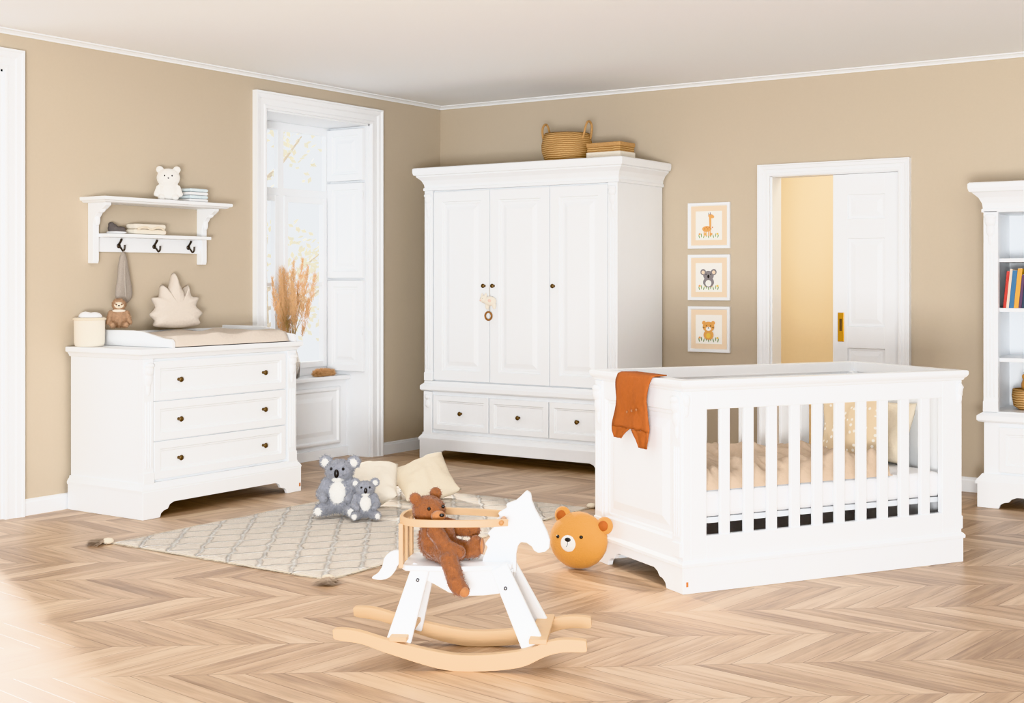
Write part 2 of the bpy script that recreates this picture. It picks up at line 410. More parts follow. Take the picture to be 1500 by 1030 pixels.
# ---------------------------------------------------------------- wardrobe
w=empty('wardrobe',(.36,-.65,0)); WW=1.62; WD=.63
boxes('carcass',w,[(.0,WW,.02,WD,.56,1.99)],WHITE,.003)
loft('cornice',w,.0,WW,.0,WD,[(.0,1.955),(.012,1.957),(.012,1.975),(.005,1.98),(.008,2.0),(.022,2.03),(.045,2.052),(.05,2.056),(.05,2.064),(.065,2.07),(.07,2.09),(.07,2.115),(.062,2.122)],WHITE)
loft('waist_moulding',w,.0,WW,.0,WD,[(.0,.49),(.022,.495),(.03,.505),(.03,.53),(.02,.54),(.008,.55),(.006,.566),(0,.566)],WHITE)
box('base_carcass',w,-.004,WW+.004,.006,WD,.14,.495,WHITE,.003)
dx=[.078,.58,1.084,1.545]
for i in range(3):
    rpanel('door',w,dx[i],dx[i+1]-.006,.575,1.945,-.004,[(0,.003),(.003,0),(.072,0),(.078,.012),(.088,.012),(.092,.018),(.108,.018),(.14,.004)],WHITE,.026)
    rpanel('drawer',w,dx[i]+.0,dx[i+1]-.008,.215,.465,-.014,[(0,.003),(.003,0),(.038,0),(.044,.009),(.05,.009),(.055,.014)],WHITE,.022)
    knob(w,(dx[i]+dx[i+1])/2-.004,-.001,.34)
for x in (dx[1]-.045,dx[1]+.035,dx[2]+.035): knob(w,x,-.004,1.262)
def pilaster(p,x0,x1,z0,z1,y=0,d=.012):
    box('pilaster',p,x0-.0012,x1+.0012,y-d,y+.03,z0,z1,WHITE,.003)
    ww=x1-x0
    for i in range(3):
        xx=x0+ww*(i+1)/4
        lathe('flute',p,[(.001,z0+.08),(.006,z0+.09),(.006,z1-.24),(.001,z1-.23)],(xx,y-d,0),WHITE,seg=8)
    xm=(x0+x1)/2
    plush('corbel',p,[ell((xm,y-d-.004,z1-.06),(ww*.42,.022,.035)),ell((xm,y-d-.002,z1-.11),(ww*.34,.016,.04)),ell((xm,y-d-.0,z1-.16),(ww*.2,.010,.04)),ell((xm,y-d-.012,z1-.035),(ww*.46,.016,.016))],WHITE,voxel=.004,sm=2)
    box('plinth_block',p,x0-.003,x1+.003,y-d-.006,y+.02,z0,z0+.06,WHITE,.003)
pilaster(w,.0,.07,.568,1.955); pilaster(w,WW-.07,WW,.568,1.955)
box('base_pilaster',w,-.006,.072,-.018,.02,.16,.49,WHITE,.004); box('base_pilaster',w,WW-.072,WW+.006,-.018,.02,.16,.49,WHITE,.004)
for xx in (.033,WW-.033): plush('rosette',w,[ell((xx,-.02,.40),(.022,.012,.03)),ell((xx,-.02,.45),(.026,.014,.02))],WHITE,voxel=.004,sm=2)
loft('plinth_moulding',w,-.01,WW+.01,-.01,WD,[(0,.13),(.028,.135),(.028,.15),(.018,.165),(.008,.175),(.006,.19),(0,.19)],WHITE)
poly('plinth_front',w,footpts(-.03,WW+.03,.14,.13,.07),-.035,-.01,WHITE)
for xx in (-.0295,WW+.0045): poly('plinth_side',w,footpts(-.0345,WD,.1395,.12,.07),xx,xx+.025,WHITE,plane='yz')

t=empty('hanging_plush_toy',(.36+.60,-.69,0))
tube('cord',t,[(0,.01,1.262),(.008,-.012,1.25),(.01,-.014,1.19)],.002,CREAM)
plush('toy_body',t,[ell((.018,-.018,1.155),(.052,.028,.034)),ell((-.032,-.022,1.168),(.028,.026,.028)),ell((.055,-.018,1.122),(.014,.014,.026)),ell((-.005,-.018,1.118),(.013,.014,.026)),ell((-.05,-.018,1.195),(.010,.008,.016)),ell((-.018,-.018,1.197),(.010,.008,.016))],CREAM,voxel=.004,sm=3)
plush('toy_cheeks',t,[ell((-.045,-.044,1.16),(.008,.004,.007)),ell((.03,-.042,1.158),(.016,.005,.012))],PINK,voxel=0)
plush('toy_eyes',t,[ell((-.042,-.045,1.175),(.003,.003,.003)),ell((-.024,-.047,1.175),(.003,.003,.003))],BLACK,voxel=0)
tube('toy_cord',t,[(.015,-.02,1.13),(.010,-.02,1.08)],.003,CREAM)
tube('toy_ring',t,[(.008+.028*math.cos(a*pi/4),-.022,1.05+.028*math.sin(a*pi/4)) for a in range(8)],.007,STRAWD,closed=True,n=4)

b=empty('seagrass_basket',(1.40,-.36,2.1225))
lathe('basket_body',b,[(.12,0),(.155,.02),(.178,.08),(.182,.13),(.170,.185),(.160,.215),(.152,.213),(.16,.18),(.17,.13),(.165,.08),(.14,.025),(.0,.02)],(0,0,0),BASK,seg=40)
for sg in (-1,1):
    tube('basket_handle',b,[(sg*.163,-.05,.17),(sg*.178,-.045,.24),(sg*.18,-.02,.285),(sg*.18,.02,.29),(sg*.178,.045,.25),(sg*.163,.05,.17)],.008,STRAW)
s=empty('storage_box_stack',(1.745,-.34,2.1225),-.05)
box('linen_box',s,-.14,.14,-.10,.10,0,.065,CREAM,.006)
box('woven_lid_box',s,-.135,.135,-.095,.095,.0655,.105,BASK,.006)
box('woven_lid',s,-.14,.14,-.10,.10,.10,.13,STRAW,.006)

# ---------------------------------------------------------------- dresser
DO=(.635,-3.505,0)
dr=empty('changing_dresser',DO,pi/2); DW=1.19; DD=.605
box('carcass',dr,0,DW,.012,DD,.15,.89,WHITE)
loft('top',dr,0,DW,0,DD,[(.0,.868),(.010,.872),(.016,.884),(.022,.892),(.034,.897),(.036,.902),(.036,.920),(.032,.925)],WHITE)
pilaster(dr,0,.07,.19,.87); pilaster(dr,DW-.07,DW,.19,.87)
zz=[(.205,.412),(.418,.632),(.638,.855)]
for a,bb in zz:
    rpanel('drawer',dr,.082,DW-.082,a,bb,-.006,[(0,.003),(.003,0),(.040,0),(.046,.009),(.052,.009),(.058,.015)],WHITE,.022)
    for x in (.265,.925): knob(dr,x,.008,(a+bb)/2)
loft('plinth_moulding',dr,-.005,DW+.005,-.01,DD,[(0,.14),(.020,.145),(.022,.158),(.014,.172),(.006,.18),(.004,.192),(0,.192)],WHITE)
poly('plinth_front',dr,footpts(-.022,DW+.022,.15,.12,.075),-.034,-.01,WHITE)
poly('plinth_side',dr,[(-.0335,0),(-.0335,.1495),(DD,.1495),(DD,0)],-.0215,-.003,WHITE,plane='yz')
poly('plinth_side',dr,footpts(-.0335,DD,.1495,.12,.07),DW+.003,DW+.0215,WHITE,plane='yz')
box('tag',dr,DW+.002,DW+.014,-.0365,-.033,.03,.052,WOODT,.001)
curve=[(-.035,.926),(-.035,.955),(-.02,.972),(.05,.978),(.12,.992),(.22,1.012),(.30,1.016),(.595,1.016),(.595,.926)]
ty=.205
poly('tray_side',dr,curve,ty-.022,ty,WHITE,plane='yz'); poly('tray_side',dr,curve,1.17-.022,1.17,WHITE,plane='yz')
box('tray_back',dr,ty-.001,1.149,.575,.5945,.926,1.0,WHITE)
cm=empty('changing_mat',DO,pi/2)
vs=[];fs=[];nx,ny=40,24
MW=.93
for i in range(nx+1):
    for j in range(ny+1):
        u=i/nx;v=j/ny; x=.210+u*MW; y=-.02+v*.585
        e=min(u,1-u)*MW; e2=min(v,1-v)*.585
        edge=min(1,(min(e,e2)/.035))**.5
        z=.93+.055*edge+.02*max(0,1-min(e,e2)/.1)*edge+.006*math.cos(u*18)*math.cos(v*10)*edge+.012*noise.noise(Vector((x*6,y*6,0)))*edge
        vs.append((x,y,z))
for i in range(nx):
    for j in range(ny): a=i*(ny+1)+j; fs.append((a,a+1,a+ny+2,a+ny+1))
n0=len(vs)
vs+=[(.21,-.02,.928),(.21+MW,-.02,.928),(.21+MW,.565,.928),(.21,.565,.928)]; fs.append((n0,n0+1,n0+2,n0+3))
mk('mat_cushion',vs,fs,BEIGE,cm,smooth=True)

lp=empty('leaf_shaped_pillow',(.12,-2.80,1.015),pi/2-.1,rx=-.12)
half=[(0,.335),(.025,.27),(.048,.225),(.06,.195),(.095,.26),(.112,.19),(.168,.18),(.142,.125),(.19,.08),(.155,.045),(.165,.01),(.09,.0),(.03,-.005)]
pts=half+[(-a,b) for a,b in reversed(half[1:])]
pp_=[(q.x,q.y) for q in spline([(a,b,0) for a,b in pts],3,True)]
inflate('leaf',lp,pp_,0,.12,.09,BEIGE)
fb=empty('fabric_basket',(.125,-3.450,.9265),.1)
lathe('basket',fb,[(.078,0),(.084,.02),(.086,.15),(.082,.165),(.076,.15),(.07,.03),(0,.02)],(0,0,0),CREAM,seg=28)
tube('cuff',fb,[(.086*math.cos(a*pi/4),.086*math.sin(a*pi/4),.155) for a in range(8)],.007,CREAM2,closed=True)
plush('tissues',fb,[ell((-.02,0,.165),(.05,.05,.03)),ell((.03,.01,.165),(.04,.045,.03)),ell((0,-.03,.17),(.04,.035,.028))],SHEET,voxel=.006)
sl=empty('sloth_plush',(.155,-3.268,1.0),.9); sl.scale=(.85,.85,.85)
plush('body',sl,[ell((0,0,.070),(.055,.05,.070)),ell((0,-.008,.160),(.048,.043,.042))]+chain((-.05,-.01,.10),(-.07,-.05,.04),.022,.018)+chain((.05,-.01,.10),(.07,-.05,.04),.022,.018)+chain((-.03,-.03,.025),(-.045,-.10,.025),.024,.02)+chain((.03,-.03,.025),(.045,-.10,.025),.024,.02),SLOTH,voxel=.005,fur=3500,flen=.008)
plush('face',sl,[ell((0,-.032,.158),(.034,.020,.027))],CREAM2,voxel=0)
plush('eye_patches',sl,[ell((-.019,-.047,.161),(.012,.006,.006),(0,.6,0)),ell((.019,-.047,.161),(.012,.006,.006),(0,-.6,0))],SLOTH,voxel=0)
plush('eyes_nose',sl,[ell((-.016,-.052,.163),(.004,.004,.004)),ell((.016,-.052,.163),(.004,.004,.004)),ell((0,-.053,.153),(.007,.005,.005))],BLACK,voxel=0)
plush('scarf',sl,[ell((0,-.012,.117),(.045,.043,.012))],CREAM,voxel=0)
drop(sl,1.017)

# ---------------------------------------------------------------- wall shelf
sh=empty('wall_coat_shelf',(0,-3.42,0),pi/2); SW=.98
loft('top_board',sh,.03,SW-.03,-.19,-.001,[(0,1.748),(.012,1.752),(.018,1.758),(.03,1.762),(.032,1.768),(.032,1.778),(.029,1.781)],WHITE)
br=[(-.001,1.40),(-.045,1.40),(-.05,1.415),(-.05,1.62),(-.06,1.66),(-.085,1.69),(-.13,1.715),(-.16,1.735),(-.16,1.75),(-.001,1.75)]
for xx in (.055,SW-.095):
    poly('bracket',sh,br,xx,xx+.04,WHITE,plane='yz')
    plush('bracket_scroll',sh,[ell((xx+.02,-.10,1.712),(.022,.026,.022)),ell((xx+.02,-.06,1.65),(.02,.014,.035))],WHITE,voxel=.004,sm=2)
box('middle_board',sh,.095,SW-.095,-.135,-.001,1.553,1.573,WHITE)
box('hook_rail',sh,.094,SW-.094,-.022,-.0015,1.468,1.5535,WHITE)
for y in (-3.162,-2.895,-2.624):
    x=y+3.42
    lathe('hook_plate',sh,[(.014,0),(.014,.004),(.001,.007)],(x,-.022,1.505),IRON,axis='y',seg=14)
    tube('hook',sh,[(x,-.026,1.505),(x,-.045,1.49),(x,-.06,1.475),(x,-.075,1.485),(x,-.078,1.51)],[.006,.005,.006],IRON)
    tube('hook',sh,[(x,-.026,1.515),(x,-.04,1.53),(x,-.05,1.545)],[.006,.007],IRON)
tw=empty('knitted_towel',(.070,-3.168,0),pi/2)
tube('loop',tw,[(0,0,1.44),(.004,0,1.465),(.006,0,1.485),(.003,0,1.465),(-.002,0,1.44)],.003,GREYK)
pts=[(0,1.470),(.020,1.45),(.034,1.39),(.050,1.31),(.062,1.25),(.060,1.20),(.034,1.17),(.0,1.162),(-.036,1.175),(-.054,1.21),(-.050,1.26),(-.040,1.31),(-.032,1.39),(-.018,1.45)]
inflate('towel',tw,[(q.x,q.y) for q in spline([(a,b_,0) for a,b_ in pts],3,True)],0,1.25,.036,GREYK)
tube('towel_fold',tw,[(.002,-.014,1.42),(-.004,-.018,1.33),(.004,-.018,1.22),(.012,-.012,1.18)],[.004,.008,.008,.003],GREYK)
wb=empty('white_bear_figure',(.11,-2.86,1.782),.85)
plush('bear',wb,[ell((0,0,.055),(.062,.045,.058)),ell((0,-.004,.14),(.070,.055,.058)),ell((-.05,0,.190),(.023,.016,.022)),ell((.05,0,.190),(.023,.016,.022)),ell((-.04,-.03,.02),(.022,.03,.02)),ell((.04,-.03,.02),(.022,.03,.02))]+chain((-.055,0,.08),(-.07,-.02,.04),.018,.016)+chain((.055,0,.08),(.07,-.02,.04),.018,.016),KWHITE,voxel=.004,sm=3)
plush('face',wb,[ell((-.022,-.055,.15),(.005,.004,.006)),ell((.022,-.055,.15),(.005,.004,.006)),ell((0,-.06,.135),(.006,.004,.004))],BLACK,voxel=0)
ms=empty('folded_muslin_stack',(.11,-2.665,1.782),pi/2)
for i in range(4):
    box('cloth',ms,-.075+.004*(i%2),.075,-.06,.06,.002+i*.021,.021+i*.021,MUSLIN if i%2 else SHEET,.009)
so=empty('baby_shoes',(.075,-3.22,1.574),.9)
for k in (0,1):
    yy=.055*k
    plush('shoe',so,[ell((.02,yy,.024),(.035,.022,.020)),ell((-.02,yy,.032),(.030,.021,.028)),ell((-.03,yy,.055),(.018,.018,.014))],DGREY,voxel=.004,sm=3)
    plush('sole',so,[ell((0,yy,.008),(.058,.024,.008))],SHEET,voxel=0)
kn=empty('knitted_bundle',(.07,-3.0,1.574),pi/2)
for i,(a,bb) in enumerate(((-.12,.12),(-.115,.118))):
    box('knit_fold',kn,a,bb,-.05,.045,.001+i*.032,.031+i*.032,CREAM,.013)
tube('knit_cord',kn,[(-.1,-.05,.03),(-.05,-.055,.045),(0,-.052,.03),(.05,-.055,.045),(.1,-.05,.03)],.006,CREAM2)

# ---------------------------------------------------------------- pampas on sill
vz=empty('pampas_grass_vase',(-.27,-1.40,.601))
gm=bpy.data.materials.new('clear_glass'); k=NT(gm); k.b.inputs['Transmission Weight'].default_value=.9; k.b.inputs['Roughness'].default_value=.05; k.b.inputs['Base Color'].default_value=(.95,.9,.84,1)
lathe('glass_vase',vz,[(.05,0),(.06,.01),(.065,.12),(.04,.2),(.035,.26),(.030,.26),(.035,.2),(.059,.12),(.053,.015),(0,.012)],(0,0,0),gm,seg=28)
for i in range(24):
    a=random.uniform(0,6.28); sp_=random.uniform(.03,.20); hh=random.uniform(.55,.88)
    if math.cos(a)<0: sp_=min(sp_,.08)
    p0=Vector((0,0,.02)); p1=Vector((math.cos(a)*.02,math.sin(a)*.02,.28)); p2=Vector((math.cos(a)*sp_*.5,math.sin(a)*sp_*.7,hh*.75)); p3=Vector((math.cos(a)*sp_*.7,math.sin(a)*sp_*1.2,hh))
    tube('stem',vz,[p0,p1,p2],.002,STEM,seg=5)
    vs=[];fs=[]
    for _ in range(170):
        tt=random.random(); c=p2.lerp(p3,tt)-Vector((0,0,.12*(1-tt))); rr=.004+.018*math.sin(pi*min(1,tt*.9+.1))
        dd=Vector((random.gauss(0,.4),random.gauss(0,.4),1.2)).normalized(); s_=dd.orthogonal().normalized()*.0015
        q=c+Vector((random.gauss(0,rr*.5),random.gauss(0,rr*.5),0)); n0=len(vs)
        vs+=[q-s_,q+s_,q+dd*.045]; fs.append((n0,n0+1,n0+2))
    mk('plume',vs,fs,PAMP,vz)
fl=empty('dried_flower_bunch',(-.25,-1.10,.602),.15)
plush('bunch',fl,[ell((0,0,.02),(.032,.09,.018)),ell((.005,.08,.018),(.028,.05,.016))],PAMP,voxel=.006,fur=3500,flen=.022)

# ---------------------------------------------------------------- pictures
def shape(name,p,pts,y,m):
    mk(name,[(a,y,b) for a,b in pts],[tuple(range(len(pts)))],m,p)
def oval(cx_,cz_,rx,rz,rot=0,n=22):
    return [(cx_+rx*math.cos(t)*math.cos(rot)-rz*math.sin(t)*math.sin(rot),cz_+rx*math.cos(t)*math.sin(rot)+rz*math.sin(t)*math.cos(rot)) for t in [2*pi*i/n for i in range(n)]]
PAPER=mat('print_paper',srgb(248,246,240),.8,60,.01,0); PEACH=mat('print_peach',srgb(240,218,190),.8,60,.03,0)
POR=mat('print_orange',srgb(228,170,100),.8,60,.1,0); PGR=mat('print_grey',srgb(134,128,130),.8,60,.1,0); PGN=mat('print_green',srgb(136,160,108),.8,60,.1,0); PYE=mat('print_yellow',srgb(236,200,96),.8,60,.1,0)
def picture(z,kind):
    f=empty('framed_animal_print',(2.178,-.002,z))
    rpanel('frame',f,0,.316,0,.316,-.02,[(0,.002),(.002,0),(.016,0),(.02,.004),(.024,.01)],TRIM,.02)
    shape('mat_board',f,[(.022,.022),(.294,.022),(.294,.294),(.022,.294)],-.0115,PEACH)
    shape('print',f,[(.058,.058),(.258,.058),(.258,.258),(.058,.258)],-.0125,PAPER)
    k=[0]
    def sh_(pts,m): k[0]+=1; shape('art',f,pts,-.0125-.0003*k[0],m)
    for i in range(9):
        a=.085+i*.018; sh_(oval(a,.083+.008*(i%2),.004,.014,.3-(i%3)*.3),PGN)
    for i in range(4): sh_(oval(.09+i*.045,.1,.008,.007),PYE if i%2 else POR)
    if kind=='giraffe':
        sh_(oval(.145,.135,.035,.02),POR); sh_([(.165,.13),(.178,.135),(.178,.215),(.162,.215)],POR); sh_(oval(.178,.222,.024,.013,-.3),POR)
        for a in (.122,.136,.155,.168): sh_([(a,.085),(a+.007,.085),(a+.007,.135),(a,.135)],POR)
        sh_(oval(.16,.238,.003,.012),PGR); sh_(oval(.172,.24,.003,.012),PGR)
        for i in range(6): sh_(oval(.13+.012*i,.135+.01*(i%2),.004,.005),WOODT)
    elif kind=='koala':
        sh_(oval(.158,.125,.042,.035),PGR); sh_(oval(.158,.17,.04,.034),PGR); sh_(oval(.118,.195,.022,.022),PGR); sh_(oval(.198,.195,.022,.022),PGR)
        sh_(oval(.118,.193,.012,.012),PEACH); sh_(oval(.198,.193,.012,.012),PEACH); sh_(oval(.158,.118,.022,.022),PAPER); sh_(oval(.158,.165,.008,.013),BLACK)
        sh_(oval(.14,.18,.004,.004),BLACK); sh_(oval(.176,.18,.004,.004),BLACK)
    else:
        sh_(oval(.158,.12,.038,.034),POR); sh_(oval(.158,.175,.044,.036),POR); sh_(oval(.123,.203,.014,.014),POR); sh_(oval(.193,.203,.014,.014),POR)
        sh_(oval(.158,.162,.02,.014),PAPER); sh_(oval(.158,.168,.006,.004),BLACK); sh_(oval(.142,.182,.004,.004),BLACK); sh_(oval(.174,.182,.004,.004),BLACK); sh_(oval(.158,.115,.018,.018),PYE)
        for s_ in (-1,1): sh_(oval(.158+s_*.036,.172,.008,.002),BLACK)
picture(1.521,'giraffe'); picture(1.163,'koala'); picture(.805,'tiger')

# ---------------------------------------------------------------- bookcase
bc=empty('bookcase',(4.31,-.5,0)); BW=1.05; BD=.48
boxes('carcass',bc,[(0,.03,.02,BD,.5,1.72),(BW-.03,BW,.02,BD,.5,1.72),(0,BW,BD-.02,BD,.5,1.72),(0,BW,.02,BD,1.69,1.75),(BW/2-.015,BW/2+.015,.03,BD-.02,.5,1.70)],WHITE)
for z in (1.405,1.12,.833): box('shelf',bc,.03,BW-.03,.04,BD-.02,z,z+.022,WHITE)
pilaster(bc,0,.078,.548,1.70); pilaster(bc,BW-.078,BW,.548,1.70)
loft('cornice',bc,0,BW,0,BD,[(0,1.69),(.012,1.692),(.012,1.71),(.005,1.715),(.01,1.745),(.025,1.775),(.05,1.80),(.055,1.805),(.068,1.81),(.074,1.83),(.074,1.855),(.066,1.862)],WHITE)
loft('waist_moulding',bc,0,BW,0,BD,[(0,.485),(.025,.49),(.034,.50),(.034,.525),(.02,.535),(.008,.542),(0,.55)],WHITE)
box('base_carcass',bc,-.004,BW+.004,.01,BD,.14,.49,WHITE)
for a,bb in ((.085,BW/2-.004),(BW/2+.004,BW-.085)):
    rpanel('drawer',bc,a,bb,.205,.462,-.012,[(0,.003),(.003,0),(.038,0),(.044,.008),(.05,.008),(.055,.012)],WHITE,.022); knob(bc,(a+bb)/2,0,.335)
loft('plinth_moulding',bc,-.01,BW+.01,-.01,BD,[(0,.13),(.03,.135),(.03,.15),(.018,.165),(.008,.178),(0,.19)],WHITE)
poly('plinth_front',bc,footpts(-.03,BW+.03,.14,.12,.07),-.036,-.01,WHITE)
poly('plinth_side',bc,footpts(-.0355,BD,.1395,.1,.07),-.0295,-.006,WHITE,plane='yz')
bk=empty('book_row',(4.31,-.5,1.1425))
cols=[(190,60,50),(240,220,200),(60,110,150),(230,170,60),(90,60,90),(40,60,80),(200,90,110),(120,160,120),(235,235,230),(210,120,60),(70,70,75)]
x=.09; i=0
while x<.46:
    tk=random.uniform(.012,.028); hh=random.uniform(.17,.245); cc=cols[i%len(cols)]
    m=mat('book_cover',srgb(*cc),.55,40,.05,.05)
    lean=.10
    mk('book',[(q[0]+x+lean*q[2],q[1]+.06,q[2]) for q in bv(0,tk,0,.16,0,hh)],BF,m,bk,bevel=.001)
    mk('pages',[(q[0]+x+lean*q[2],q[1]+.064,q[2]+.001) for q in bv(.002,tk-.002,.0,.155,.003,hh)],BF,PAPER,bk)
    x+=tk+.001; i+=1
wbk=empty('toy_basket',(4.52,-.27,.5505))
lathe('basket',wbk,[(.07,0),(.10,.02),(.11,.08),(.105,.12),(.098,.12),(.10,.08),(.09,.025),(0,.02)],(0,0,0),BASK)
plush('plush_toy',wbk,[ell((0,0,.14),(.06,.055,.055)),ell((-.04,0,.19),(.018,.012,.018)),ell((.04,0,.19),(.018,.012,.018))],MUST,voxel=.006)

# ---------------------------------------------------------------- crib
CO=(3.850,-3.392,0); CA=math.radians(59.4)
cb=empty('baby_crib',CO,CA); CL=1.515; CW=.75
for y0,y1 in ((-.006,.02),(CW-.02,CW+.006)):
    box('base_board',cb,-.006,CL+.006,y0,y1,0.0,.122,WHITE,.003)
def mould(name,p,x0,x1,y0,y1,prof,m,inner=.03):
    vs=[];fs=[]
    pr=[(-inner,prof[0][1])]+prof+[(-inner,prof[-1][1])]
    for off,z in pr: vs+=[(x0-off,y0-off,z),(x1+off,y0-off,z),(x1+off,y1+off,z),(x0-off,y1+off,z)]
    k=len(pr)
    for i in range(k):
        a=4*i;b=4*((i+1)%k)
        for j in range(4): fs.append((a+j,a+(j+1)%4,b+(j+1)%4,b+j))
    return mk(name,vs,fs,m,p)
mould('base_moulding',cb,0,CL,0,CW,[(.010,.110),(.012,.112),(.012,.124),(.004,.134),(-.002,.138),(-.004,.152)],WHITE)
for x0 in (-.0055,CL-.0205): poly('base_end',cb,footpts(-.0055,CW+.0055,.1115,.13,.07),x0,x0+.026,WHITE,plane='yz')
mould('top_cap',cb,0,CL,0,CW,[(.0,.838),(.006,.842),(.009,.850),(.016,.856),(.020,.862),(.022,.868),(.022,.880),(.018,.885)],WHITE,inner=.045)
for xo,rz in ((0,-pi/2),(CL,pi/2)):
    e=empty('end_panel',(xo,CW if rz<0 else 0,0),rz); e.parent=cb
    rpanel('panel',e,.0,CW,.13,.842,0,[(0,.002),(.002,0),(.085,0),(.092,.012),(.102,.012),(.108,.017),(.13,.017),(.17,.003)],WHITE,.036)
    pilaster(e,.008,.07,.15,.838,y=.0,d=.008); pilaster(e,CW-.07,CW-.008,.15,.838,y=.0,d=.008)
for y0,y1 in ((0,.03),(CW-.03,CW)):
    boxes('side_rails',cb,[(.0365,.115,y0+.0003,y1,.13,.842),(CL-.115,CL-.0365,y0+.0003,y1,.13,.842),(.115,CL-.115,y0+.0008,y1-.001,.762,.842),(.115,CL-.115,y0+.0008,y1-.001,.13,.232)],WHITE,.003)
    n=10; x0=.115; x1=CL-.115; gap=.073; sw=(x1-x0-gap*(n+1))/n
    ym=(y0+y1)/2
    boxes('slats',cb,[(x0+gap+i*(sw+gap),x0+gap+i*(sw+gap)+sw,ym-.009,ym+.009,.225,.768) for i in range(n)],WHITE,.004)
boxes('corner_blocks',cb,[(.03,.07,.0295,.07,.13,.84),(CL-.07,CL-.03,.0295,.07,.13,.84),(.03,.07,CW-.07,CW-.0295,.13,.84),(CL-.07,CL-.03,CW-.07,CW-.0295,.13,.84)],WHITE,.003)
for xx in (.014,CL-.014):
    plush('corner_scroll',cb,[ell((xx,-.004,.80),(.016,.012,.03)),ell((xx,-.002,.76),(.012,.010,.03))],WHITE,voxel=.004,sm=2)
boxes('bed_base_rails',cb,[(.075,CL-.075,.06,.085,.272,.297),(.075,CL-.075,CW-.085,CW-.06,.272,.297)],WHITE)
boxes('bed_slats',cb,[(.08+i*.1,.15+i*.1,.085,CW-.085,.285,.298) for i in range(14)],WHITE,0)
box('tag',cb,.01,.02,-.0085,-.0055,.03,.05,WOODT,.001)
mt=empty('crib_mattress',CO,CA)
mm=box('mattress',mt,.076,CL-.076,.036,CW-.036,.300,.415,SHEET,.03); mm.modifiers[0].segments=4
bl=empty('taupe_blanket',CO,CA)
vs=[];fs=[];nx,ny=90,44
for i in range(nx+1):
    for j in range(ny+1):
        u=i/nx;v=j/ny; x=.08+u*1.06; y=.037+v*(CW-.074)
        ed=min(1,min(v,1-v)/.10,(1-u)/.04,u/.03+.3)
        z=.420+.075*max(ed,0)**.5+ed*(.05*noise.noise(Vector((x*5,y*3,1)))+.04*noise.noise(Vector((x*11,y*6,4)))+.03*abs(noise.noise(Vector((x*20,y*8,9)))))
        vs.append((x,y,z))
for i in range(nx):
    for j in range(ny): a=i*(ny+1)+j; fs.append((a,a+1,a+ny+2,a+ny+1))
n0=len(vs)
for i in range(nx+1):
    for j in (0,ny):
        q=vs[i*(ny+1)+j]; vs.append((q[0],q[1],.416))
for i in range(nx):
    a=i*(ny+1); fs.append((a,a+ny+1,n0+2*(i+1),n0+2*i)); a+=ny; fs.append((a,a+ny+1,n0+2*(i+1)+1,n0+2*i+1))
mk('blanket',vs,fs,TAUPE,bl,smooth=True)
def pil(name,x,y,z,wd,ht,th,m,lean,rz=0,seed=0):
    e=empty(name,(0,0,0),0)
    base=Matrix.Translation(Vector(CO))@Matrix.Rotation(CA,4,'Z')
    e.matrix_world=base@Matrix.Translation(Vector((x,y,z)))@Matrix.Rotation(rz,4,'Z')@Matrix.Rotation(pi/2-lean,4,'X')
    cushion('pillow',e,wd,ht,th,m,seed=seed)
    drop(e,.418)
pil('dotted_pillow',1.24,.44,.56,.36,.34,.10,DOTS,.18,-1.30)
pil('beige_pillow',1.395,.38,.545,.34,.30,.08,CREAM2,.10,-1.5,seed=5)
rp=empty('baby_romper',CO,CA)
def path(s):
    if s<.075: return (.045-s*1.0,.8895)
    q=s-.075
    return (-.032-.004*math.sin(q*30),.886-q)
def strip(rows):
    vs=[];fs=[];nc=12
    for s,a,b_ in rows:
        x,z=path(s)
        for c in range(nc+1):
            y=a+(b_-a)*c/nc; rip=(.007*math.sin(c*1.7+s*12)+.004*math.sin(c*.7+s*30))*min(1,max(0,(s-.07)*10))
            vs.append((x-abs(rip),y,z+ (0 if s>.08 else .003)))
    for i in range(len(rows)-1):
        for c in range(nc): k=i*(nc+1)+c; fs.append((k,k+1,k+nc+2,k+nc+1))
    o=mk('fabric',vs,fs,RUST,rp,smooth=True); sd=o.modifiers.new('so','SOLIDIFY'); sd.thickness=.005; sd.offset=0
def rows(kf,n):
    out=[]
    for i in range(n+1):
        s=kf[0][0]+(kf[-1][0]-kf[0][0])*i/n
        for a,b_ in zip(kf,kf[1:]):
            if a[0]-1e-6<=s<=b_[0]+1e-6:
                f=(s-a[0])/(b_[0]-a[0]); out.append((s,a[1]+(b_[1]-a[1])*f,a[2]+(b_[2]-a[2])*f)); break
    return out
strip(rows([(0,.20,.45),(.07,.19,.48),(.10,.21,.50),(.18,.24,.50),(.25,.23,.51),(.31,.21,.52)],24))
strip(rows([(.31,.21,.35),(.35,.21,.32),(.385,.23,.30)],6))
strip(rows([(.31,.37,.52),(.335,.41,.52),(.36,.44,.51)],6))
for i in range(3): plush('button',rp,[ell((-.048,.30+.04*i,.74-.008*i),(.003,.006,.006))],BEARL,voxel=0)

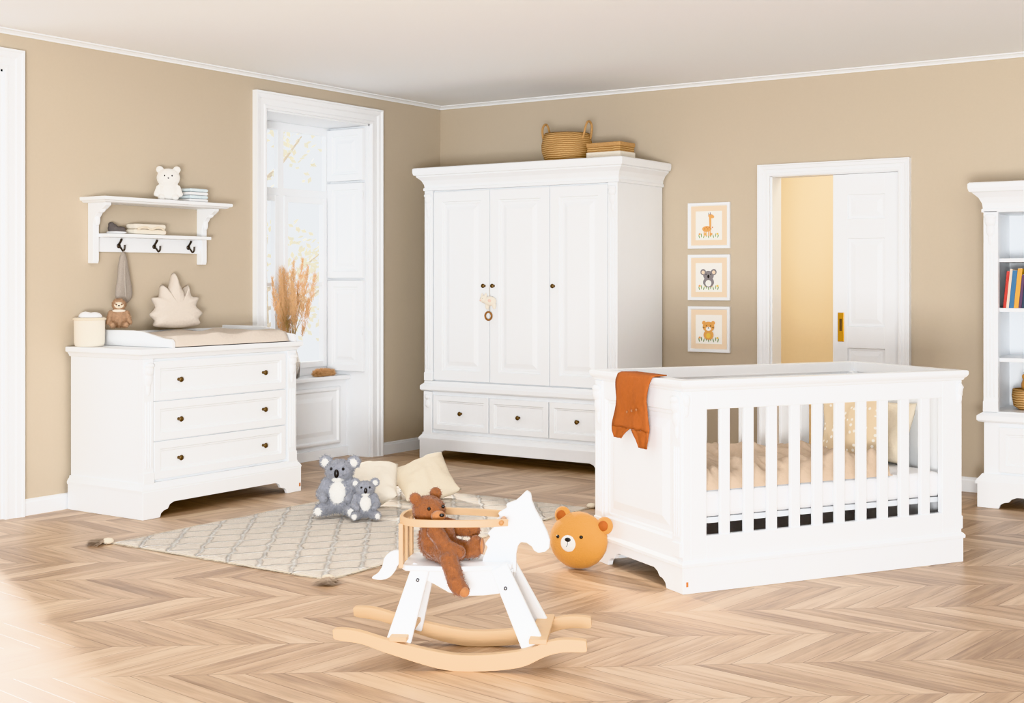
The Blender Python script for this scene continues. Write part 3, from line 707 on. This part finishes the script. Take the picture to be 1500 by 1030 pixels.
bp=empty('bear_face_pillow',(3.235,-3.215,.14),math.radians(34-28),rx=-.12)
plush('face',bp,[ell((0,0,0),(.142,.065,.128))],MUST,voxel=0)
plush('ears',bp,[ell((-.085,.0,.105),(.040,.022,.040)),ell((.125,.0,.075),(.040,.022,.040))],MUST,voxel=0)
plush('ear_inner',bp,[ell((-.085,-.017,.105),(.024,.01,.024)),ell((.125,-.017,.075),(.024,.01,.024))],RUST,voxel=0)
plush('muzzle',bp,[ell((-.02,-.054,-.012),(.042,.018,.040))],KWHITE,voxel=0)
plush('nose_eyes',bp,[ell((-.02,-.072,.004),(.015,.006,.010)),ell((-.078,-.052,.012),(.009,.008,.008)),ell((.04,-.06,.02),(.009,.008,.008))],BLACK,voxel=0)
tube('mouth',bp,[(-.02,-.073,0),(-.02,-.073,-.02),(-.028,-.07,-.028)],.0015,BLACK)
drop(bp,.001)

# ---------------------------------------------------------------- rug
rg=empty('cream_rug',(1.04,-4.03,0))
vs=[];fs=[];nx,ny=60,90
RW,RL=1.42,2.19
for i in range(nx+1):
    for j in range(ny+1):
        x=RW*i/nx;y=RL*j/ny
        e=min(x,RW-x,y,RL-y)
        vs.append((x+.006*math.sin(y*9),y+.006*math.sin(x*11),.003+.007*min(1,e/.02)+.0015*noise.noise(Vector((x*5,y*5,0)))))
for i in range(nx):
    for j in range(ny): a=i*(ny+1)+j; fs.append((a,a+1,a+ny+2,a+ny+1))
mk('rug_field',vs,fs,RUG,rg,smooth=True)
vs=[];fs=[]
for i in range(900):
    for side in (0,1):
        y=random.uniform(0,RL); x=0 if side==0 else RW; sg=-1 if side==0 else 1
        L_=random.uniform(.012,.03); n0=len(vs); dy=random.uniform(-.01,.01)
        vs+=[(x-sg*.005,y-.002,.006),(x-sg*.005,y+.002,.006),(x+sg*L_,y+dy,.003)]; fs.append((n0,n0+1,n0+2))
for i in range(600):
    for side in (0,1):
        x=random.uniform(0,RW); y=0 if side==0 else RL; sg=-1 if side==0 else 1
        L_=random.uniform(.01,.025); n0=len(vs)
        vs+=[(x-.002,y-sg*.005,.006),(x+.002,y-sg*.005,.006),(x+random.uniform(-.01,.01),y+sg*L_,.003)]; fs.append((n0,n0+1,n0+2))
mk('fringe',vs,fs,CREAM2,rg)
for cx_,cy_,dx_,dy_ in ((0,0,-.7,-.7),(RW,0,.7,-.7),(RW,RL,.7,.7),(0,RL,-.7,.7)):
    lathe('tassel_head',rg,[(.001,0),(.020,.004),(.029,.015),(.020,.027),(.001,.031)],(cx_+dx_*.02,cy_+dy_*.02,.0),CREAM2,seg=14)
    vs=[];fs=[]
    for i in range(320):
        a=math.atan2(dy_,dx_)+random.gauss(0,.5); b0=Vector((cx_+dx_*.03,cy_+dy_*.03,random.uniform(.003,.028))); L_=random.uniform(.055,.095)
        e_=b0+Vector((math.cos(a)*L_,math.sin(a)*L_,0)); e_.z=random.uniform(.001,.022); s_=Vector((-math.sin(a),math.cos(a),0))*.0022; n0=len(vs)
        vs+=[b0-s_,b0+s_,e_+s_*.6,e_-s_*.6]; fs.append((n0,n0+1,n0+2,n0+3))
    mk('tassel',vs,fs,TAUPE,rg)
RT=.0125
# ---------------------------------------------------------------- koalas, cushions
def koala(loc,rz,s,tilt=0):
    k=empty('koala_plush',loc,rz); k.scale=(s,s,s)
    body=[ell((0,0,.115),(.082,.075,.11)),ell((0,-.012,.245),(.080,.066,.064)),ell((0,-.05,.235),(.045,.035,.035)),
        ell((-.080,0,.292),(.040,.020,.038)),ell((.080,0,.292),(.040,.020,.038))]
    for sg in (-1,1):
        body+=chain((sg*.072,-.01,.175),(sg*.095,-.05,.12),.032,.028)+chain((sg*.095,-.05,.12),(sg*.07,-.098,.10),.028,.024)
        body+=chain((sg*.05,-.02,.045),(sg*.09,-.10,.038),.042,.034)
    plush('body',k,body,KGREY,fur=9000,flen=.011)
    w_=[ell((0,-.045,.125),(.050,.042,.066)),ell((0,-.052,.205),(.03,.03,.015))]
    for sg in (-1,1): w_+=[ell((sg*.080,-.016,.290),(.022,.010,.022)),ell((sg*.094,-.132,.036),(.020,.008,.022))]
    plush('white_patches',k,w_,KWHITE,voxel=.005,fur=3000,flen=.010)
    plush('nose_eyes',k,[ell((0,-.088,.238),(.014,.012,.024)),ell((-.034,-.070,.262),(.008,.008,.009)),ell((.034,-.070,.262),(.008,.008,.009))],BLACK,voxel=0)
    drop(k,RT)
koala((1.50,-2.87,.013),.50,.98)
koala((1.68,-2.87,.013),.75,.66)
def floor_cushion(name,loc,rz,lean,wd,th,m,seed,roll=0):
    e=empty(name,(0,0,0)); e.matrix_world=Matrix.Translation(Vector(loc))@Matrix.Rotation(rz,4,'Z')@Matrix.Rotation(lean,4,'X')@Matrix.Rotation(roll,4,'Z')
    cushion('cushion',e,wd,wd,th,m,seed=seed)
    drop(e,RT)
    return e
floor_cushion('cream_cushion',(1.40,-2.50,.115),.5,.52,.32,.14,CREAM,3,.15)
floor_cushion('linen_cushion',(1.50,-2.12,.135),.60,.56,.34,.15,CREAM2,8,.40)

# ---------------------------------------------------------------- rocking horse
HO=(3.636,-4.64,0); HA=math.radians(28)
rh=empty('rocking_horse',HO,HA)
top=[(-.417,.125),(-.40,.128),(-.335,.124),(-.22,.094),(-.06,.062),(.05,.054),(.21,.072),(.30,.104),(.36,.116),(.425,.114),(.435,.108)]
bot=[(.437,.082),(.425,.076),(.36,.074),(.30,.058),(.21,.018),(.05,0),(-.06,.0075),(-.22,.050),(-.30,.076),(-.335,.084),(-.40,.092),(-.415,.098)]
outl=[(q.x,q.y) for q in spline([(a,b_,0) for a,b_ in top],4)]+[(q.x,max(0,q.y)) for q in spline([(a,b_,0) for a,b_ in bot],4)]
for y0 in (-.166,.136): poly('rocker',rh,outl,y0,y0+.030,PLY,bevel=.004)
boxes('cross_boards',rh,[(-.225,-.165,-.17,.17,.092,.108)],PLY,.003)
boxes('cross_boards',rh,[(.245,.305,-.17,.17,.098,.114)],PLY,.003)
def board(name,p0,p1,w0,w1,th,m):
    p0=Vector(p0);p1=Vector(p1); d=(p1-p0).normalized(); n=Vector((0,1,0)); s=d.cross(n).normalized(); n2=d.cross(s).normalized()
    vs=[]
    for pt,w_ in ((p0,w0),(p1,w1)):
        for a,b_ in ((-1,-1),(1,-1),(1,1),(-1,1)): vs.append(pt+s*a*w_/2+n2*b_*th/2)
    mk(name,vs,BF,m,rh,bevel=.005)
for sg in (-1,1):
    board('leg',(-.13,sg*.075,.332),(-.205,sg*.122,.065),.060,.085,.022,WHITE)
    board('leg',(.135,sg*.075,.332),(.262,sg*.122,.066),.060,.080,.022,WHITE)
    for (bx,bz) in ((-.14,.285),(-.19,.10),(.16,.265),(.255,.10)):
        yy=sg*(.075+.047*((.335-bz)/.27))
        lathe('bolt',rh,[(.007,-.022),(.007,.017),(.003,.020)],(bx,yy,bz),BOLT,axis='y',seg=10)
seatp=[(-.195,-.09),(-.18,-.115),(-.02,-.12),(.06,-.10),(.175,-.06),(.18,.06),(.06,.10),(-.02,.12),(-.18,.115),(-.195,.09)]
poly('seat',rh,seatp,.318,.336,WHITE,plane='xy',bevel=.005)
belly=[(-.15,.318),(.18,.318),(.175,.25),(.13,.235),(.08,.228),(.02,.225),(-.04,.235),(-.09,.262),(-.13,.28)]
poly('belly_board',rh,belly,-.055,-.035,WHITE); poly('belly_board',rh,belly,.035,.055,WHITE)
headp=[(.06,.30),(.072,.345),(.088,.385),(.078,.395),(.098,.42),(.088,.432),(.112,.455),(.104,.468),(.13,.49),(.124,.502),(.155,.52),(.152,.533),(.185,.545),(.200,.558),(.222,.580),(.236,.570),(.240,.545),(.252,.515),(.272,.480),(.292,.440),(.302,.41),(.300,.385),(.285,.372),(.262,.368),(.248,.376),(.240,.39),(.222,.402),(.202,.404),(.192,.39),(.186,.36),(.186,.30)]
poly('head_board',rh,headp,-.014,.014,WHITE,bevel=.004)
tail=[(-.19,.34),(-.21,.362),(-.245,.362),(-.272,.34),(-.280,.31),(-.296,.285),(-.318,.268),(-.285,.262),(-.255,.272),(-.235,.295),(-.222,.318),(-.19,.318)]
poly('tail',rh,[(q.x,q.y) for q in spline([(a,b_,0) for a,b_ in tail],3,True)],-.012,.012,WHITE,bevel=.003)
rp_=[(.165,-.075),(.10,-.098),(0,-.118),(-.10,-.125),(-.165,-.11),(-.200,-.065),(-.208,0),(-.200,.065),(-.165,.11),(-.10,.125),(0,.118),(.10,.098),(.165,.075)]
R=spline([(a,b_,0) for a,b_ in rp_],6); vs=[];fs=[]
for i,q in enumerate(R):
    t_=(R[min(i+1,len(R)-1)]-R[max(i-1,0)]).normalized(); n_=Vector((-t_.y,t_.x,0))*.006
    vs+=[(q.x-n_.x,q.y-n_.y,.470),(q.x+n_.x,q.y+n_.y,.470),(q.x+n_.x,q.y+n_.y,.494),(q.x-n_.x,q.y-n_.y,.494)]
for i in range(len(R)-1):
    for j in range(4): fs.append((4*i+j,4*i+(j+1)%4,4*i+4+(j+1)%4,4*i+4+j))
fs+= [(0,1,2,3),tuple(range(4*len(R)-4,4*len(R)))]
mk('arm_ring',vs,fs,PLY,rh,bevel=.002)
tube('handle_dowel',rh,[(.145,-.10,.484),(.145,0,.484),(.145,.10,.484)],.009,PLYE)
for yy in (-.085,0,.085): poly('back_support',rh,[(-.205,.325),(-.19,.325),(-.19,.475),(-.205,.475)],yy-.016,yy+.016,PLY,bevel=.002)
td=empty('teddy_bear',HO,HA)
T=[ell((-.090,0,.408),(.066,.066,.078)),ell((-.082,0,.385),(.068,.068,.047)),ell((-.116,-.015,.508),(.058,.056,.052)),
   ell((-.158,-.045,.552),(.022,.014,.022)),ell((-.100,.030,.560),(.022,.014,.022))]
T+=chain((-.085,-.060,.445),(-.045,-.092,.40),.030,.026)+chain((-.045,-.092,.40),(-.003,-.082,.378),.026,.026)
T+=chain((-.075,.055,.445),(-.02,.06,.432),.030,.026)+chain((-.02,.06,.432),(.03,.05,.43),.026,.025)
T+=chain((-.072,-.045,.374),(-.03,-.098,.368),.037,.033)+chain((-.03,-.112,.36),(.0,-.152,.292),.032,.030)+[ell((.012,-.156,.274),(.036,.028,.026),(0,.4,0))]
T+=chain((-.07,.03,.374),(.02,.005,.370),.037,.031)+[ell((.045,.0,.384),(.026,.030,.040))]
plush('body',td,T,BEAR,voxel=.005,fur=16000,flen=.007,sm=4)
plush('muzzle',td,[ell((-.076,-.058,.496),(.026,.024,.020),(0,0,.5))],BEARL,voxel=0)
plush('nose_eyes',td,[ell((-.060,-.080,.503),(.009,.008,.006)),ell((-.106,-.070,.522),(.006,.006,.006)),ell((-.062,-.040,.526),(.006,.006,.006))],BLACK,voxel=0)
plush('paw_pads',td,[ell((.030,-.172,.266),(.018,.014,.018)),ell((.068,-.004,.386),(.008,.022,.028))],BEARL,voxel=0)

# ---------------------------------------------------------------- outside tree
LEAF=mat('pale_leaf',srgb(240,235,215),.8,3,.12,0); TRUNK=mat('bark',srgb(220,208,190),.9,30,.3,.6,.01)
tr=empty('garden_tree',(-5.2,3.2,-.3))
tube('trunk',tr,[(0,0,0),(.05,0,.9),(-.05,.1,1.8),(.1,0,3.0)],[.12,.09,.06,.02],TRUNK)
vs=[];fs=[]
for k_ in range(9):
    a=k_*.75; z0=1.0+.22*k_; e_=Vector((math.cos(a)*1.0,math.sin(a)*1.0,z0+.5))
    tube('branch',tr,[(0,0,z0),(e_.x*.5,e_.y*.5,z0+.2),e_],[.03,.02,.008],TRUNK,seg=6)
    for _ in range(100):
        c=Vector((e_.x*random.uniform(.4,1.2),e_.y*random.uniform(.4,1.2),z0+.1+random.random()*.6))+Vector([random.gauss(0,.18) for _ in range(3)])
        a1=Vector([random.gauss(0,1) for _ in range(3)]).normalized()*.045; a2=a1.orthogonal().normalized()*.025; n0=len(vs)
        vs+=[c-a1,c-a2,c+a1,c+a2]; fs.append((n0,n0+1,n0+2,n0+3))
mk('leaves',vs,fs,LEAF,tr)

# ---------------------------------------------------------------- light
wd=bpy.data.worlds.new('world'); SC.world=wd; wd.use_nodes=True
bg=wd.node_tree.nodes['Background']; bg.inputs[0].default_value=(.95,.975,1,1); bg.inputs[1].default_value=.82
def light(name,typ,loc,rot,en,**kw):
    l=bpy.data.lights.new(name,typ); l.energy=en
    for k_,v in kw.items(): setattr(l,k_,v)
    o=bpy.data.objects.new(name,l); o.location=loc; o.rotation_euler=rot; COL.objects.link(o); return o
sd=Vector((.80,-.38,-.42)).normalized()
su=light('sun','SUN',(-4,2,4),(0,0,0),5.0,angle=math.radians(3.5),color=(1,.96,.90)); su.rotation_euler=sd.to_track_quat('-Z','Y').to_euler()
light('next_room_lamp','AREA',(3.2,.9,2.55),(0,0,0),25,size=1.0,color=(1,.94,.84))
light('added_overhead_fill','AREA',(2.8,-4.3,2.62),(0,0,0),22,size=1.6,color=(1,.98,.95))  # added unseen fill below the ceiling, evens out the darker back
def soft(name,p,tgt,en,size):
    p=Vector(p); o=light(name,'AREA',p,(0,0,0),en,size=size,color=(.98,.99,1)); o.rotation_euler=(Vector(tgt)-p).to_track_quat('-Z','Y').to_euler()
soft('added_front_fill',(9.2,-13.5,1.6),(2.5,-1.5,2.4),380,5.0)  # added broad fill behind the camera, lifts the ceiling and front faces
soft('added_ceiling_wash',(6.6,-9.6,.30),(3.4,-3.2,4.2),620,1.6)  # added out-of-view light aimed upward to whiten the ceiling

cam=bpy.data.cameras.new('camera'); co=bpy.data.objects.new('camera',cam); COL.objects.link(co); SC.camera=co
co.location=(6.341,-8.314,1.3); co.rotation_euler=(pi/2,0,math.asin(.5625)); cam.lens=46.46; cam.sensor_width=36; cam.shift_y=-104/1500; cam.clip_end=100
try: SC.view_settings.view_transform='Khronos PBR Neutral'
except Exception: SC.view_settings.view_transform='Standard'
SC.view_settings.look='None'; SC.view_settings.exposure=.36
